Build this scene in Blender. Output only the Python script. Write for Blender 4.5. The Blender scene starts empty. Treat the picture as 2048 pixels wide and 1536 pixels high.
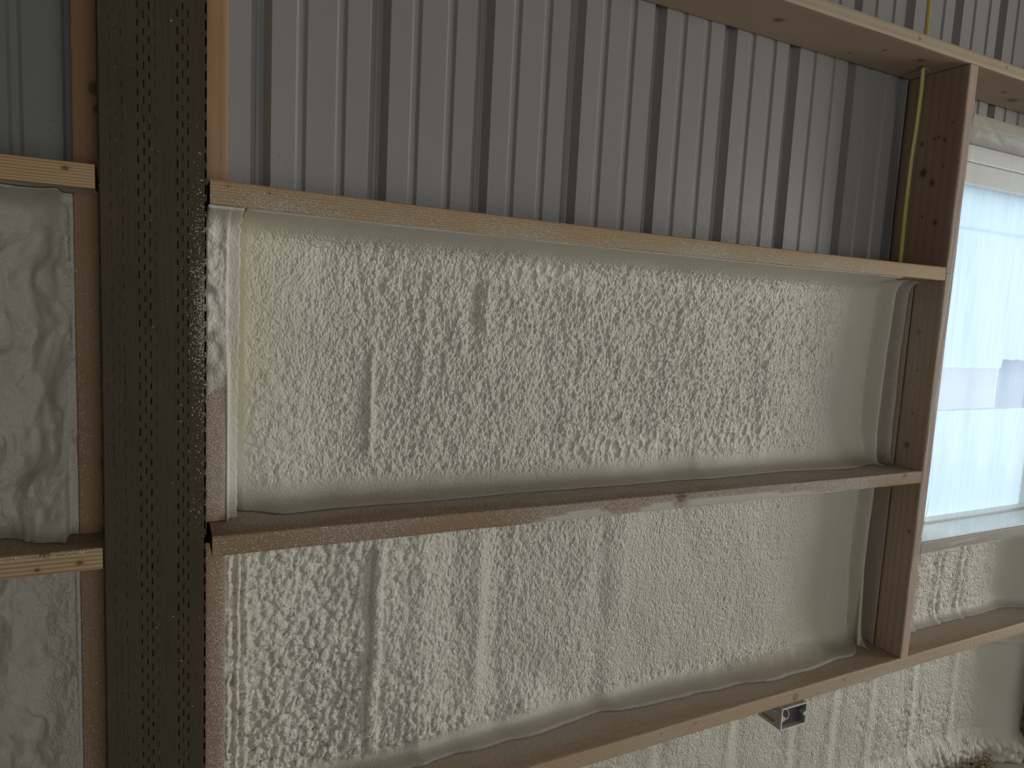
import bpy, math, random
import numpy as np
from mathutils import Vector, Matrix

# ------------------------------------------------------------------ camera, world, lights, exposure
C = bpy.context.scene.collection
SC = bpy.context.scene
R3 = random.Random(7)

cam_d = bpy.data.cameras.new('camera')
cam = bpy.data.objects.new('camera', cam_d); C.objects.link(cam); SC.camera = cam
cam_d.sensor_fit = 'HORIZONTAL'; cam_d.sensor_width = 36.0
cam_d.lens = 1394.93 / 2048 * 36.0
cam_d.clip_start = 0.01; cam_d.clip_end = 500
yaw, pitch, roll = 0.4694, -0.1117, 0.0512
_f = Vector((math.sin(yaw)*math.cos(pitch), math.cos(yaw)*math.cos(pitch), math.sin(pitch)))
_r = Vector((math.cos(yaw), -math.sin(yaw), 0)); _u = _r.cross(_f)
_a = _r*math.cos(roll) + _u*math.sin(roll); _b = -_r*math.sin(roll) + _u*math.cos(roll)
_m = Matrix((_a, _b, -_f)).transposed().to_4x4(); _m.translation = Vector((0, -1.2672, 0))
cam.matrix_world = _m

w = bpy.data.worlds.new('world'); SC.world = w; w.use_nodes = True
bg = w.node_tree.nodes['Background']
bg.inputs[0].default_value = (0.80, 0.93, 1.0, 1); bg.inputs[1].default_value = 2.15

def area_light(name, loc, target, sx, sy, power, col):
    d = bpy.data.lights.new(name, 'AREA'); d.shape = 'RECTANGLE'; d.size = sx; d.size_y = sy
    d.energy = power; d.color = col
    o = bpy.data.objects.new(name, d); C.objects.link(o); o.location = loc
    o.rotation_euler = (Vector(target) - Vector(loc)).to_track_quat('-Z', 'Z').to_euler()
    return o
# daylight entering through two open overhead doors: one in the right end wall, one in the wall behind the viewer
area_light('end_door_daylight', (8.93, -3.3, -0.42), (0.5, -1.2, -0.45), 3.8, 2.35, 315, (1.0, 0.96, 0.90))
area_light('back_door_daylight', (0.9, -5.45, -0.5), (0.9, 0, -0.5), 2.2, 2.2, 18, (1.0, 0.94, 0.86))
SC.view_settings.view_transform = 'Standard'; SC.view_settings.look = 'None'
SC.view_settings.gamma = 1.0; SC.view_settings.use_curve_mapping = False
SC.view_settings.exposure = -0.14
SC.cycles.max_bounces = 8; SC.cycles.diffuse_bounces = 4; SC.cycles.caustics_refractive = False
SC.cycles.caustics_reflective = False

# ------------------------------------------------------------------ numpy noise
def h01(ix, iy, seed):
    n = (ix.astype(np.int64)*374761393 + iy.astype(np.int64)*668265263 + seed*974711) & 0xFFFFFFFF
    n = ((n ^ (n >> 13)) * 1274126177) & 0xFFFFFFFF
    n = ((n ^ (n >> 16)) * 2246822519) & 0xFFFFFFFF
    return ((n ^ (n >> 15)) & 0xFFFFFF) / float(0xFFFFFF)
def vn(x, y, seed=0):
    ix = np.floor(x); iy = np.floor(y); fx = x-ix; fy = y-iy
    fx = fx*fx*(3-2*fx); fy = fy*fy*(3-2*fy)
    a = h01(ix, iy, seed); b = h01(ix+1, iy, seed); c = h01(ix, iy+1, seed); d = h01(ix+1, iy+1, seed)
    return (a*(1-fx)+b*fx)*(1-fy) + (c*(1-fx)+d*fx)*fy
def fbm(x, y, seed=0, o=3):
    s = 0; a = .5; t = 0
    for k in range(o):
        s = s + a*vn(x*2**k, y*2**k, seed+k*17); t += a; a *= .5
    return s/t
def blobs(x, y, seed=0, r0=.55, r1=.95):
    """rounded bumps, one per cell: 0..1"""
    ix = np.floor(x); iy = np.floor(y); H = np.zeros_like(x)
    for di in (-1, 0, 1):
        for dj in (-1, 0, 1):
            cx = ix+di; cy = iy+dj
            px = cx + .1 + .8*h01(cx, cy, seed); py = cy + .1 + .8*h01(cx, cy, seed+5)
            r = r0 + (r1-r0)*h01(cx, cy, seed+9)
            d2 = ((x-px)**2 + (y-py)**2)/(r*r)
            H = np.maximum(H, r*np.sqrt(np.maximum(0, 1-d2)))
    return H
def worley(x, y, seed=0):
    ix = np.floor(x); iy = np.floor(y); F = np.full_like(x, 9.)
    for di in (-1, 0, 1):
        for dj in (-1, 0, 1):
            cx = ix+di; cy = iy+dj
            d = (x-cx-h01(cx, cy, seed))**2 + (y-cy-h01(cx, cy, seed+5))**2
            F = np.minimum(F, d)
    return np.sqrt(F)
def ss(a, b, x):
    t = np.clip((x-a)/(b-a), 0, 1); return t*t*(3-2*t)
def bump(x, c, wd): return np.exp(-((x-c)/wd)**2)

# ------------------------------------------------------------------ materials
def newmat(name):
    m = bpy.data.materials.new(name); m.use_nodes = True
    nt = m.node_tree; nt.nodes.clear()
    out = nt.nodes.new('ShaderNodeOutputMaterial')
    p = nt.nodes.new('ShaderNodeBsdfPrincipled'); nt.links.new(p.outputs[0], out.inputs[0])
    return m, nt, p, out
class N:
    def __init__(s, nt): s.nt = nt
    def n(s, t, **kw):
        k = s.nt.nodes.new(t)
        for a, v in kw.items(): setattr(k, a, v)
        return k
    def set(s, k, idx, v):
        if hasattr(v, 'is_linked') or isinstance(v, bpy.types.NodeSocket): s.nt.links.new(v, k.inputs[idx])
        else: k.inputs[idx].default_value = v
    def math(s, op, a, b=0.0, clamp=False):
        k = s.n('ShaderNodeMath', operation=op, use_clamp=clamp); s.set(k, 0, a); s.set(k, 1, b); return k.outputs[0]
    def mapr(s, v, a, b, c=0., d=1.):
        k = s.n('ShaderNodeMapRange', clamp=True); s.set(k, 0, v)
        for i, q in enumerate((a, b, c, d)): s.set(k, i+1, q)
        return k.outputs[0]
    def mix(s, f, a, b, bt='MIX'):
        k = s.n('ShaderNodeMix', data_type='RGBA', blend_type=bt); s.set(k, 0, f); s.set(k, 6, a); s.set(k, 7, b); return k.outputs[2]
    def mapping(s, v, scale=(1,1,1), loc=(0,0,0), rot=(0,0,0)):
        k = s.n('ShaderNodeMapping'); s.set(k, 0, v); s.set(k, 1, loc); s.set(k, 2, rot); s.set(k, 3, scale); return k.outputs[0]
    def noise(s, v, scale=5., detail=3., rough=.5, dist=0.):
        k = s.n('ShaderNodeTexNoise'); s.set(k, 'Vector', v); s.set(k, 'Scale', scale); s.set(k, 'Detail', detail)
        s.set(k, 'Roughness', rough); s.set(k, 'Distortion', dist); return k.outputs[0]
    def vor(s, v, scale, feature='F1', rnd=1.):
        k = s.n('ShaderNodeTexVoronoi', feature=feature); s.set(k, 'Vector', v); s.set(k, 'Scale', scale); s.set(k, 'Randomness', rnd); return k
    def bump(s, h, dist, strength=1., nrm=None):
        k = s.n('ShaderNodeBump'); s.set(k, 'Strength', strength); s.set(k, 'Distance', dist); s.set(k, 'Height', h)
        if nrm is not None: s.set(k, 'Normal', nrm)
        return k.outputs[0]
    def obj(s): return s.n('ShaderNodeTexCoord').outputs['Object']
    def attr(s, name): return s.n('ShaderNodeAttribute', attribute_name=name).outputs['Fac']

FOAM = (0.725, 0.68, 0.60, 1); FOAM_Y = (0.68, 0.63, 0.49, 1); DUST = (0.70, 0.65, 0.56, 1)

def specks(g, co, dust):
    """overspray: cells of foam droplets whose share follows the dust attribute"""
    v = g.vor(co, 400.); v2 = g.vor(co, 760.)
    def one(vv, k):
        col = g.n('ShaderNodeSeparateColor'); g.set(col, 0, vv.outputs['Color'])
        on = g.math('LESS_THAN', col.outputs[0], g.math('MULTIPLY', dust, k))
        rad = g.mapr(vv.outputs['Distance'], .62, .30)
        return g.math('MULTIPLY', on, rad)
    a = one(v, 1.0); b = one(v2, .85)
    full = g.mapr(dust, .93, 1.02)
    return g.math('MAXIMUM', g.math('MAXIMUM', a, b), full)

def wood_mat(name, base, dark, axis=0, off=(0,0,0), ring=26., knots=(), red=0., tint=None, rough=.62, line=.55):
    m, nt, p, out = newmat(name); g = N(nt)
    co = g.obj()
    sc = [1, 1, 1]; sc[axis] = .045
    mp = g.mapping(co, scale=tuple(sc), loc=off)
    wob = g.noise(mp, 9., 2.)
    wv = g.n('ShaderNodeTexWave', wave_type='RINGS', bands_direction='X', rings_direction='XYZ'[axis], wave_profile='SAW')
    g.set(wv, 'Vector', mp); g.set(wv, 'Scale', ring); g.set(wv, 'Distortion', 2.2); g.set(wv, 'Detail', 1.5); g.set(wv, 'Detail Scale', .6)
    sc2 = [1, 1, 1]; sc2[axis] = .02
    fine = g.noise(g.mapping(co, scale=tuple(sc2)), 420., 2., .6)
    broad = g.noise(g.mapping(co, scale=tuple(.3 if k == axis else 1 for k in range(3)), loc=off), 7., 2.)
    ringf = g.mapr(wv.outputs['Fac'], .45, 1.0)
    f = g.math('MULTIPLY', ringf, line)
    f = g.math('ADD', f, g.math('MULTIPLY', g.mapr(fine, .45, .75), .22), clamp=True)
    col = g.mix(f, base, dark)
    redc = (base[0]*.86, base[1]*.62, base[2]*.52, 1)
    col = g.mix(g.math('MULTIPLY', g.mapr(broad, .42, .68), red), col, redc)
    hk = None
    for (kx, ky, kz, kr) in knots:
        k = g.n('ShaderNodeVectorMath', operation='SUBTRACT'); g.set(k, 0, co); k.inputs[1].default_value = (kx, ky, kz)
        s_ = [1/kr, 1/kr, 1/kr]; s_[axis] = .75/kr
        k2 = g.n('ShaderNodeVectorMath', operation='MULTIPLY'); g.set(k2, 0, k.outputs[0]); k2.inputs[1].default_value = tuple(s_)
        k3 = g.n('ShaderNodeVectorMath', operation='LENGTH'); g.set(k3, 0, k2.outputs[0])
        L = g.math('ADD', k3.outputs['Value'], g.math('MULTIPLY', g.math('SUBTRACT', wob, .5), .5))
        halo = g.mapr(L, 2.4, .9); core = g.mapr(L, 1.15, .75)
        kc = (dark[0]*.36, dark[1]*.28, dark[2]*.26, 1)
        col = g.mix(g.math('MULTIPLY', halo, .42), col, dark)
        col = g.mix(g.math('MULTIPLY', core, .72), col, kc)
        hk = core if hk is None else g.math('MAXIMUM', hk, core)
    dust = g.attr('dust'); sp = specks(g, co, dust)
    haze = g.math('MULTIPLY', dust, .12)
    col = g.mix(haze, col, DUST); col = g.mix(g.math('MULTIPLY', sp, .9), col, DUST)
    g.set(p, 'Base Color', col); g.set(p, 'Roughness', rough); g.set(p, 'Specular IOR Level', .3)
    hgt = g.math('ADD', g.math('MULTIPLY', fine, .25), g.math('MULTIPLY', sp, 1.2))
    g.set(p, 'Normal', g.bump(hgt, .0011, .8))
    return m

def foam_mat(name, fine=1., yellow=0.0, gloss=.42):
    m, nt, p, out = newmat(name); g = N(nt); co = g.obj()
    t = g.attr('tint'); r = g.attr('grit')
    n1 = g.noise(co, 14., 3.)
    col = g.mix(g.math('MULTIPLY', g.mapr(n1, .35, .7), .35), FOAM, (0.70, 0.655, 0.54, 1))
    col = g.mix(t, col, FOAM_Y)
    br = g.attr('brown')
    v0 = g.vor(co, 420.)
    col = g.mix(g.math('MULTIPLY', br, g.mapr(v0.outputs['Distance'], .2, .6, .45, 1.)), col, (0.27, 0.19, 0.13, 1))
    g.set(p, 'Base Color', col); g.set(p, 'Roughness', gloss); g.set(p, 'Specular IOR Level', .5)
    mp = g.mapping(co, scale=(1.15, 1, .75), rot=(0, .28, 0))
    v1 = g.vor(mp, 215., 'SMOOTH_F1'); v2 = g.noise(mp, 330., 2., .6)
    v3 = g.vor(co, 480.)
    h = g.math('ADD', g.math('MULTIPLY', v1.outputs['Distance'], -1.1), g.math('MULTIPLY', v2, .25))
    h = g.math('MULTIPLY', h, r)
    h2 = g.math('MULTIPLY', g.math('SUBTRACT', 1., v3.outputs['Distance']), g.math('ADD', .10, g.math('MULTIPLY', br, .5)))
    h = g.math('ADD', h, h2)
    nrm = g.bump(h, .0040*fine, 1.)
    pop = g.attr('pop')
    wv = g.n('ShaderNodeVectorMath', operation='MULTIPLY_ADD'); nz = g.n('ShaderNodeTexNoise'); g.set(nz, 'Vector', co); g.set(nz, 'Scale', 60.)
    g.set(wv, 0, nz.outputs['Color']); wv.inputs[1].default_value = (.006, .006, .006); g.set(wv, 2, co)
    def cap(scale, k):
        d = g.math('MULTIPLY', g.vor(wv.outputs[0], scale).outputs['Distance'], k)
        return g.math('SQRT', g.math('SUBTRACT', 1., g.math('MULTIPLY', d, d), clamp=True))
    hp = g.math('ADD', g.math('MULTIPLY', cap(76., 1.12), .70), g.math('MULTIPLY', cap(150., 1.2), .30))
    g.set(p, 'Normal', g.bump(g.math('MULTIPLY', hp, pop), .0078, 1., nrm))
    return m

def simple_mat(name, col, rough=.6, spec=.4, nscale=0, namt=.1, bumpd=0., metal=0.):
    m, nt, p, out = newmat(name); g = N(nt); co = g.obj()
    if nscale:
        n = g.noise(co, nscale, 4.)
        c2 = tuple(c*(1-namt) for c in col[:3]) + (1,)
        g.set(p, 'Base Color', g.mix(g.mapr(n, .3, .7), col, c2))
        if bumpd: g.set(p, 'Normal', g.bump(n, bumpd))
    else: p.inputs['Base Color'].default_value = col
    p.inputs['Roughness'].default_value = rough; p.inputs['Specular IOR Level'].default_value = spec; p.inputs['Metallic'].default_value = metal
    return m

def metal_mat():
    m, nt, p, out = newmat('grey painted steel'); g = N(nt); co = g.obj()
    n = g.noise(g.mapping(co, scale=(1, 1, .25)), 6., 3.)
    col = g.mix(g.mapr(n, .3, .7), (0.315, 0.295, 0.285, 1), (0.285, 0.27, 0.262, 1))
    dust = g.attr('dust'); sp = specks(g, co, dust)
    col = g.mix(g.math('MULTIPLY', sp, .45), col, (0.45, .42, .38, 1))
    g.set(p, 'Base Color', col); g.set(p, 'Roughness', .38); g.set(p, 'Specular IOR Level', .5)
    h = g.math('ADD', g.math('MULTIPLY', g.noise(co, 260., 2.), .12), sp)
    g.set(p, 'Normal', g.bump(h, .0008))
    return m

def post_mat():
    m, nt, p, out = newmat('green brown treated timber'); g = N(nt); co = g.obj()
    n1 = g.noise(g.mapping(co, scale=(1, 1, .3)), 16., 4., .6)
    n2 = g.noise(g.mapping(co, scale=(1, 1, .06)), 190., 3., .65)
    n3 = g.noise(co, 300., 3., .7)
    col = g.mix(g.mapr(n1, .38, .62), (0.078, 0.053, 0.034, 1), (0.062, 0.049, 0.030, 1))
    n4 = g.noise(g.mapping(co, scale=(1, 1, .4), loc=(3, 1, 2)), 7., 3., .6)
    col = g.mix(g.math('MULTIPLY', g.mapr(n4, .5, .72), .7), col, (0.094, 0.062, 0.040, 1))
    col = g.mix(g.math('MULTIPLY', g.mapr(n2, .5, .75), .5), col, (0.045, 0.036, 0.022, 1))
    dust = g.attr('dust'); sp = specks(g, co, dust)
    v = g.vor(co, 34.); cs = g.n('ShaderNodeSeparateColor'); g.set(cs, 0, v.outputs['Color'])
    chips = g.math('MULTIPLY', g.math('LESS_THAN', cs.outputs[1], .035), g.math('LESS_THAN', v.outputs['Distance'], g.math('MULTIPLY', cs.outputs[2], .10)))
    col = g.mix(g.math('MULTIPLY', chips, .6), col, (.42, .38, .30, 1))
    col = g.mix(g.math('MULTIPLY', sp, .85), col, DUST)
    g.set(p, 'Base Color', col); g.set(p, 'Roughness', .75); g.set(p, 'Specular IOR Level', .25)
    h = g.math('ADD', g.math('MULTIPLY', n2, .8), g.math('MULTIPLY', n3, .5)); h = g.math('ADD', h, g.math('MULTIPLY', g.math('MAXIMUM', sp, chips), .8))
    g.set(p, 'Normal', g.bump(h, .0011))
    return m

# ------------------------------------------------------------------ mesh helpers
def tag(o, label=None, cat=None, group=None, kind=None):
    if label: o['label'] = label
    if cat: o['category'] = cat
    if group: o['group'] = group
    if kind: o['kind'] = kind
    return o
def empty(name, loc=(0,0,0)):
    o = bpy.data.objects.new(name, None); o.location = loc; C.objects.link(o); o.empty_display_size = .05; return o
def mesh_obj(name, V, F, mat, parent=None, origin=None, attrs=None, smooth=True, sharp=None):
    """V (n,3) world coordinates, F list of faces or (m,4) array"""
    V = np.asarray(V, dtype=np.float64)
    if origin is None:
        mn = V.min(0); mx = V.max(0); origin = ((mn[0]+mx[0])/2, (mn[1]+mx[1])/2, mn[2])
    origin = np.array(origin, float)
    me = bpy.data.meshes.new(name)
    if isinstance(F, np.ndarray):
        me.vertices.add(len(V)); me.vertices.foreach_set('co', (V-origin).astype(np.float32).ravel())
        me.loops.add(F.size); me.loops.foreach_set('vertex_index', F.astype(np.int32).ravel())
        me.polygons.add(len(F)); me.polygons.foreach_set('loop_start', np.arange(0, F.size, F.shape[1], dtype=np.int32))
        me.update(calc_edges=True)
    else:
        me.from_pydata([tuple(v) for v in (V-origin)], [], F); me.update()
    if attrs:
        for k, a in attrs.items():
            at = me.attributes.new(k, 'FLOAT', 'POINT')
            at.data.foreach_set('value', np.broadcast_to(np.asarray(a, np.float32), (len(V),)).astype(np.float32).copy())
    me.polygons.foreach_set('use_smooth', np.full(len(me.polygons), bool(smooth)))
    if mat: me.materials.append(mat)
    o = bpy.data.objects.new(name, me); C.objects.link(o)
    if parent:
        pl = np.array(parent.location); pp = parent.parent
        while pp: pl = pl + np.array(pp.location); pp = pp.parent
        o.location = tuple(origin-pl); o.parent = parent
    else: o.location = tuple(origin)
    if sharp:
        me.set_sharp_from_angle(angle=math.radians(sharp))
    return o
def box_vf(x0, x1, y0, y1, z0, z1):
    V = [(x, y, z) for z in (z0, z1) for y in (y0, y1) for x in (x0, x1)]
    F = [(0,2,3,1), (4,5,7,6), (0,1,5,4), (2,6,7,3), (0,4,6,2), (1,3,7,5)]
    return V, F
def box(name, x0, x1, y0, y1, z0, z1, mat, parent=None, bev=0.):
    V, F = box_vf(x0, x1, y0, y1, z0, z1)
    o = mesh_obj(name, V, F, mat, parent, smooth=False)
    if bev:
        b = o.modifiers.new('bevel', 'BEVEL'); b.width = bev; b.segments = 2; b.limit_method = 'ANGLE'
    return o
def boxes(name, L, mat, parent=None, origin=None):
    V = []; F = []
    for b in L:
        v, f = box_vf(*b); n = len(V); V += v; F += [tuple(i+n for i in q) for q in f]
    return mesh_obj(name, V, F, mat, parent, origin=origin, smooth=False)
def section(a0, a1, b0, b1, r=.0025, step=.007):
    """rounded rectangle outline, counter clockwise, with subdivided sides"""
    pts = []
    def side(p, q):
        n = max(1, int(round(math.hypot(q[0]-p[0], q[1]-p[1])/step)))
        for i in range(n): pts.append((p[0]+(q[0]-p[0])*i/n, p[1]+(q[1]-p[1])*i/n))
    def arc(cx, cy, t):
        for k in (0, .5): a = t + k*math.pi/2; pts.append((cx+r*math.cos(a), cy+r*math.sin(a)))
    side((a0+r, b0), (a1-r, b0)); arc(a1-r, b0+r, -math.pi/2)
    side((a1, b0+r), (a1, b1-r)); arc(a1-r, b1-r, 0)
    side((a1-r, b1), (a0+r, b1)); arc(a0+r, b1-r, math.pi/2)
    side((a0, b1-r), (a0, b0+r)); arc(a0+r, b0+r, math.pi)
    return np.array(pts)
def board(name, axis, s0, s1, a0, a1, b0, b1, mat_kw, label=None, cat='board', group=None, parent=None, dust=None, warp=None, ds=.008, r=.0028, wob=.0006, step=.007, mat=None):
    """axis 0: length in x, section (y,z).  axis 2: length in z, section (x,y)"""
    S = section(a0, a1, b0, b1, r, step); n = len(S); m = max(2, int((s1-s0)/ds)+1)
    s = np.linspace(s0, s1, m)
    A = np.tile(S[:, 0], (m, 1)); B = np.tile(S[:, 1], (m, 1)); L = np.tile(s[:, None], (1, n))
    sd = abs(hash((round(s0*1000), round(b0*1000), round(a0*1000)))) % 9973
    k = np.arange(n)[None, :]
    A = A + wob*(fbm(L*9, k*.13+L*0, sd)-.5)*2; B = B + wob*(fbm(L*9, k*.13+L*0, sd+31)-.5)*2
    if warp is not None: A, B = warp(L, A, B)
    if axis == 0: V = np.stack([L, A, B], -1)
    else: V = np.stack([A, B, L], -1)
    V = V.reshape(-1, 3)
    i = np.arange(m-1)[:, None]*n; j = np.arange(n)[None, :]; j2 = (j+1) % n
    F = np.stack([i+j, i+n+j, i+n+j2, i+j2], -1).reshape(-1, 4)
    if axis == 2: F = F[:, ::-1]
    # end caps: centre fans as degenerate-free quads
    Fl = F.tolist()
    c0 = len(V); ends = []
    for e, base in ((0, 0), (1, (m-1)*n)):
        ce = V[base:base+n].mean(0); ends.append(ce)
        for q in range(n):
            q2 = (q+1) % n
            tri = (base+q, base+q2, c0+e) if (e == 0) == (axis == 0) else (base+q2, base+q, c0+e)
            Fl.append(tri)
    V = np.vstack([V, np.array(ends)])
    D = np.zeros(len(V)) if dust is None else np.clip(dust(V[:, 0], V[:, 1], V[:, 2]), 0, 1)
    mn = V.min(0); mx = V.max(0); org = np.array([(mn[0]+mx[0])/2, (mn[1]+mx[1])/2, mn[2]])
    if mat is None:
        kw = dict(mat_kw); kn = kw.pop('knots', ())
        kw['knots'] = [(q[0]-org[0], q[1]-org[1], q[2]-org[2], q[3]) for q in kn]
        mat = wood_mat(name + ' wood', axis=axis, **kw)
    o = mesh_obj(name, V, Fl, mat, parent, origin=org, attrs={'dust': D}, sharp=50)
    if not parent: tag(o, label, cat, group)
    return o

FIR = dict(base=(0.48, 0.33, 0.185, 1), dark=(0.30, 0.17, 0.075, 1))
ORG = dict(base=(0.33, 0.215, 0.125, 1), dark=(0.20, 0.115, 0.06, 1))
PALE = dict(base=(0.50, 0.37, 0.25, 1), dark=(0.36, 0.24, 0.15, 1))
PINK = dict(base=(0.40, 0.275, 0.205, 1), dark=(0.24, 0.145, 0.10, 1))

XP0, XP1 = -.085, .068          # near post
XQ0, XQ1 = 2.963, 3.116         # next post
YB = .184                       # wall sheets
ZF, ZC = -1.62, 2.5             # floor, ceiling
XS = 2.031                      # left face of window stud

# ------------------------------------------------------------------ the room shell
conc = simple_mat('concrete', (0.46, 0.44, 0.40, 1), .8, .3, 3., .3, .002)
shellm = simple_mat('cream foam far walls', (0.50, 0.48, 0.42, 1), .6, .4, 2., .12)
roofm = simple_mat('roof underside', (0.13, 0.12, 0.11, 1), .7, .3, 2., .12)
tag(box('floor', -4.5, 9, -5.6, .30, ZF-.12, ZF, conc), kind='structure')
tag(box('ceiling', -4.5, 9, -5.6, .30, ZC, ZC+.1, roofm), kind='structure')
tag(box('wall_left', -4.6, -4.5, -5.6, .30, ZF, ZC, roofm), kind='structure')
tag(boxes('wall_right', [(9, 9.1, -5.6, -5.3, ZF, ZC), (9, 9.1, -1.3, .30, ZF, ZC), (9, 9.1, -5.3, -1.3, 1.0, ZC)], shellm), kind='structure')
tag(boxes('wall_back', [(-4.5, -.3, -5.6, -5.5, ZF, ZC), (2.1, 9, -5.6, -5.5, ZF, ZC), (-.3, 2.1, -5.6, -5.5, .7, ZC)], shellm), kind='structure')

# front wall: ribbed steel sheets, ribs every 9 inches
RP = .2297; R0 = .1700          # pitch, centre of the first rib right of the post
def sheet_profile(xa, xb):
    P = []
    k0 = int(math.floor((xa-R0)/RP))-1; k1 = int(math.ceil((xb-R0)/RP))+1
    for k in range(k0, k1+1):
        c = R0 + k*RP
        P += [(c-.0225, 0), (c-.0125, .020), (c-.0065, .0215), (c-.0045, .0198), (c+.0015, .0198), (c+.0035, .0215), (c+.0085, .020), (c+.0205, 0)]
        for q in (1/3., 2/3.):
            m = c + RP*q; P += [(m-.0115, 0), (m-.0065, .0042), (m+.0035, .0042), (m+.0100, 0)]
    P = [(x, y) for x, y in P if xa < x < xb]
    return [(xa, 0)] + P + [(xb, 0)]
met = metal_mat()
wall = tag(empty('wall_front', (0, YB, ZF)), kind='structure')
def metal_sheet(xa, xb, zlo, zhi, yo):
    P = sheet_profile(xa, xb); zs = np.concatenate([np.linspace(zlo, min(zhi, .6), 24), np.linspace(min(zhi, .6)+.02, zhi, 8)]) if zlo < .5 else np.linspace(zlo, zhi, 6)
    n = len(P); m = len(zs)
    V = np.array([(x, YB+yo+y, z) for z in zs for x, y in P])
    i = np.arange(m-1)[:, None]*n; j = np.arange(n-1)[None, :]
    F = np.stack([i+j, i+j+1, i+n+j+1, i+n+j], -1).reshape(-1, 4)
    d = .12*ss(.34, .17, V[:, 2])*(V[:, 2] > .1)*(.4+.9*vn(V[:, 0]*5, V[:, 2]*4, 3)) + .012
    d = np.where((V[:, 0] > .5) & (V[:, 0] < 1.6), d, d*.5)
    o = mesh_obj('metal_sheet', V, F, met, wall, attrs={'dust': d}, smooth=False)
    return o
WZ0, WZ1 = -.655, .577
WX0, WX1 = 2.071, 2.925
edges = [R0-.02-16*RP, R0-.02-12*RP, R0-.02-8*RP, R0-.02-4*RP, R0-.02, R0-.02+4*RP, R0-.02+7*RP+.0]
for a, b in zip(edges[:-1], edges[1:]): metal_sheet(a, b+.004, ZF, ZC, .0)
e = edges[-1]
metal_sheet(e, WX0, ZF, ZC, .0015)
metal_sheet(WX0, WX1, WZ1+.01, ZC, .0015); metal_sheet(WX0, WX1, ZF, WZ0-.01, .0015)
metal_sheet(WX1, WX1+4*RP, ZF, ZC, .0); metal_sheet(WX1+4*RP, 9, ZF, ZC, .0015)

# ------------------------------------------------------------------ outside, seen through the window
lav = simple_mat('pale far cladding', (0.33, 0.365, 0.50, 1), .8, .2, .2, .05)
grd = simple_mat('pale gravel', (0.42, 0.45, 0.52, 1), .9, .2, .4, .1)
og = box('ground_outside', -40, 140, .32, 80, ZF-.45, ZF-.3, grd); tag(og, kind='structure')
shed = tag(empty('far_building', (60, 32, ZF-.3)), 'long pale building outside, seen through gap in window sheets', 'building')
box('wall', 30, 59.3, 30, 38, ZF-.3, 9, lav, shed); box('wall', 59.3, 100, 29, 38, ZF-.3, 10.5, lav, shed)
box('roof', 29.5, 100.5, 28.5, 39, 10.5, 11.1, simple_mat('far roof', (.5, .55, .7, 1)), shed)

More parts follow.
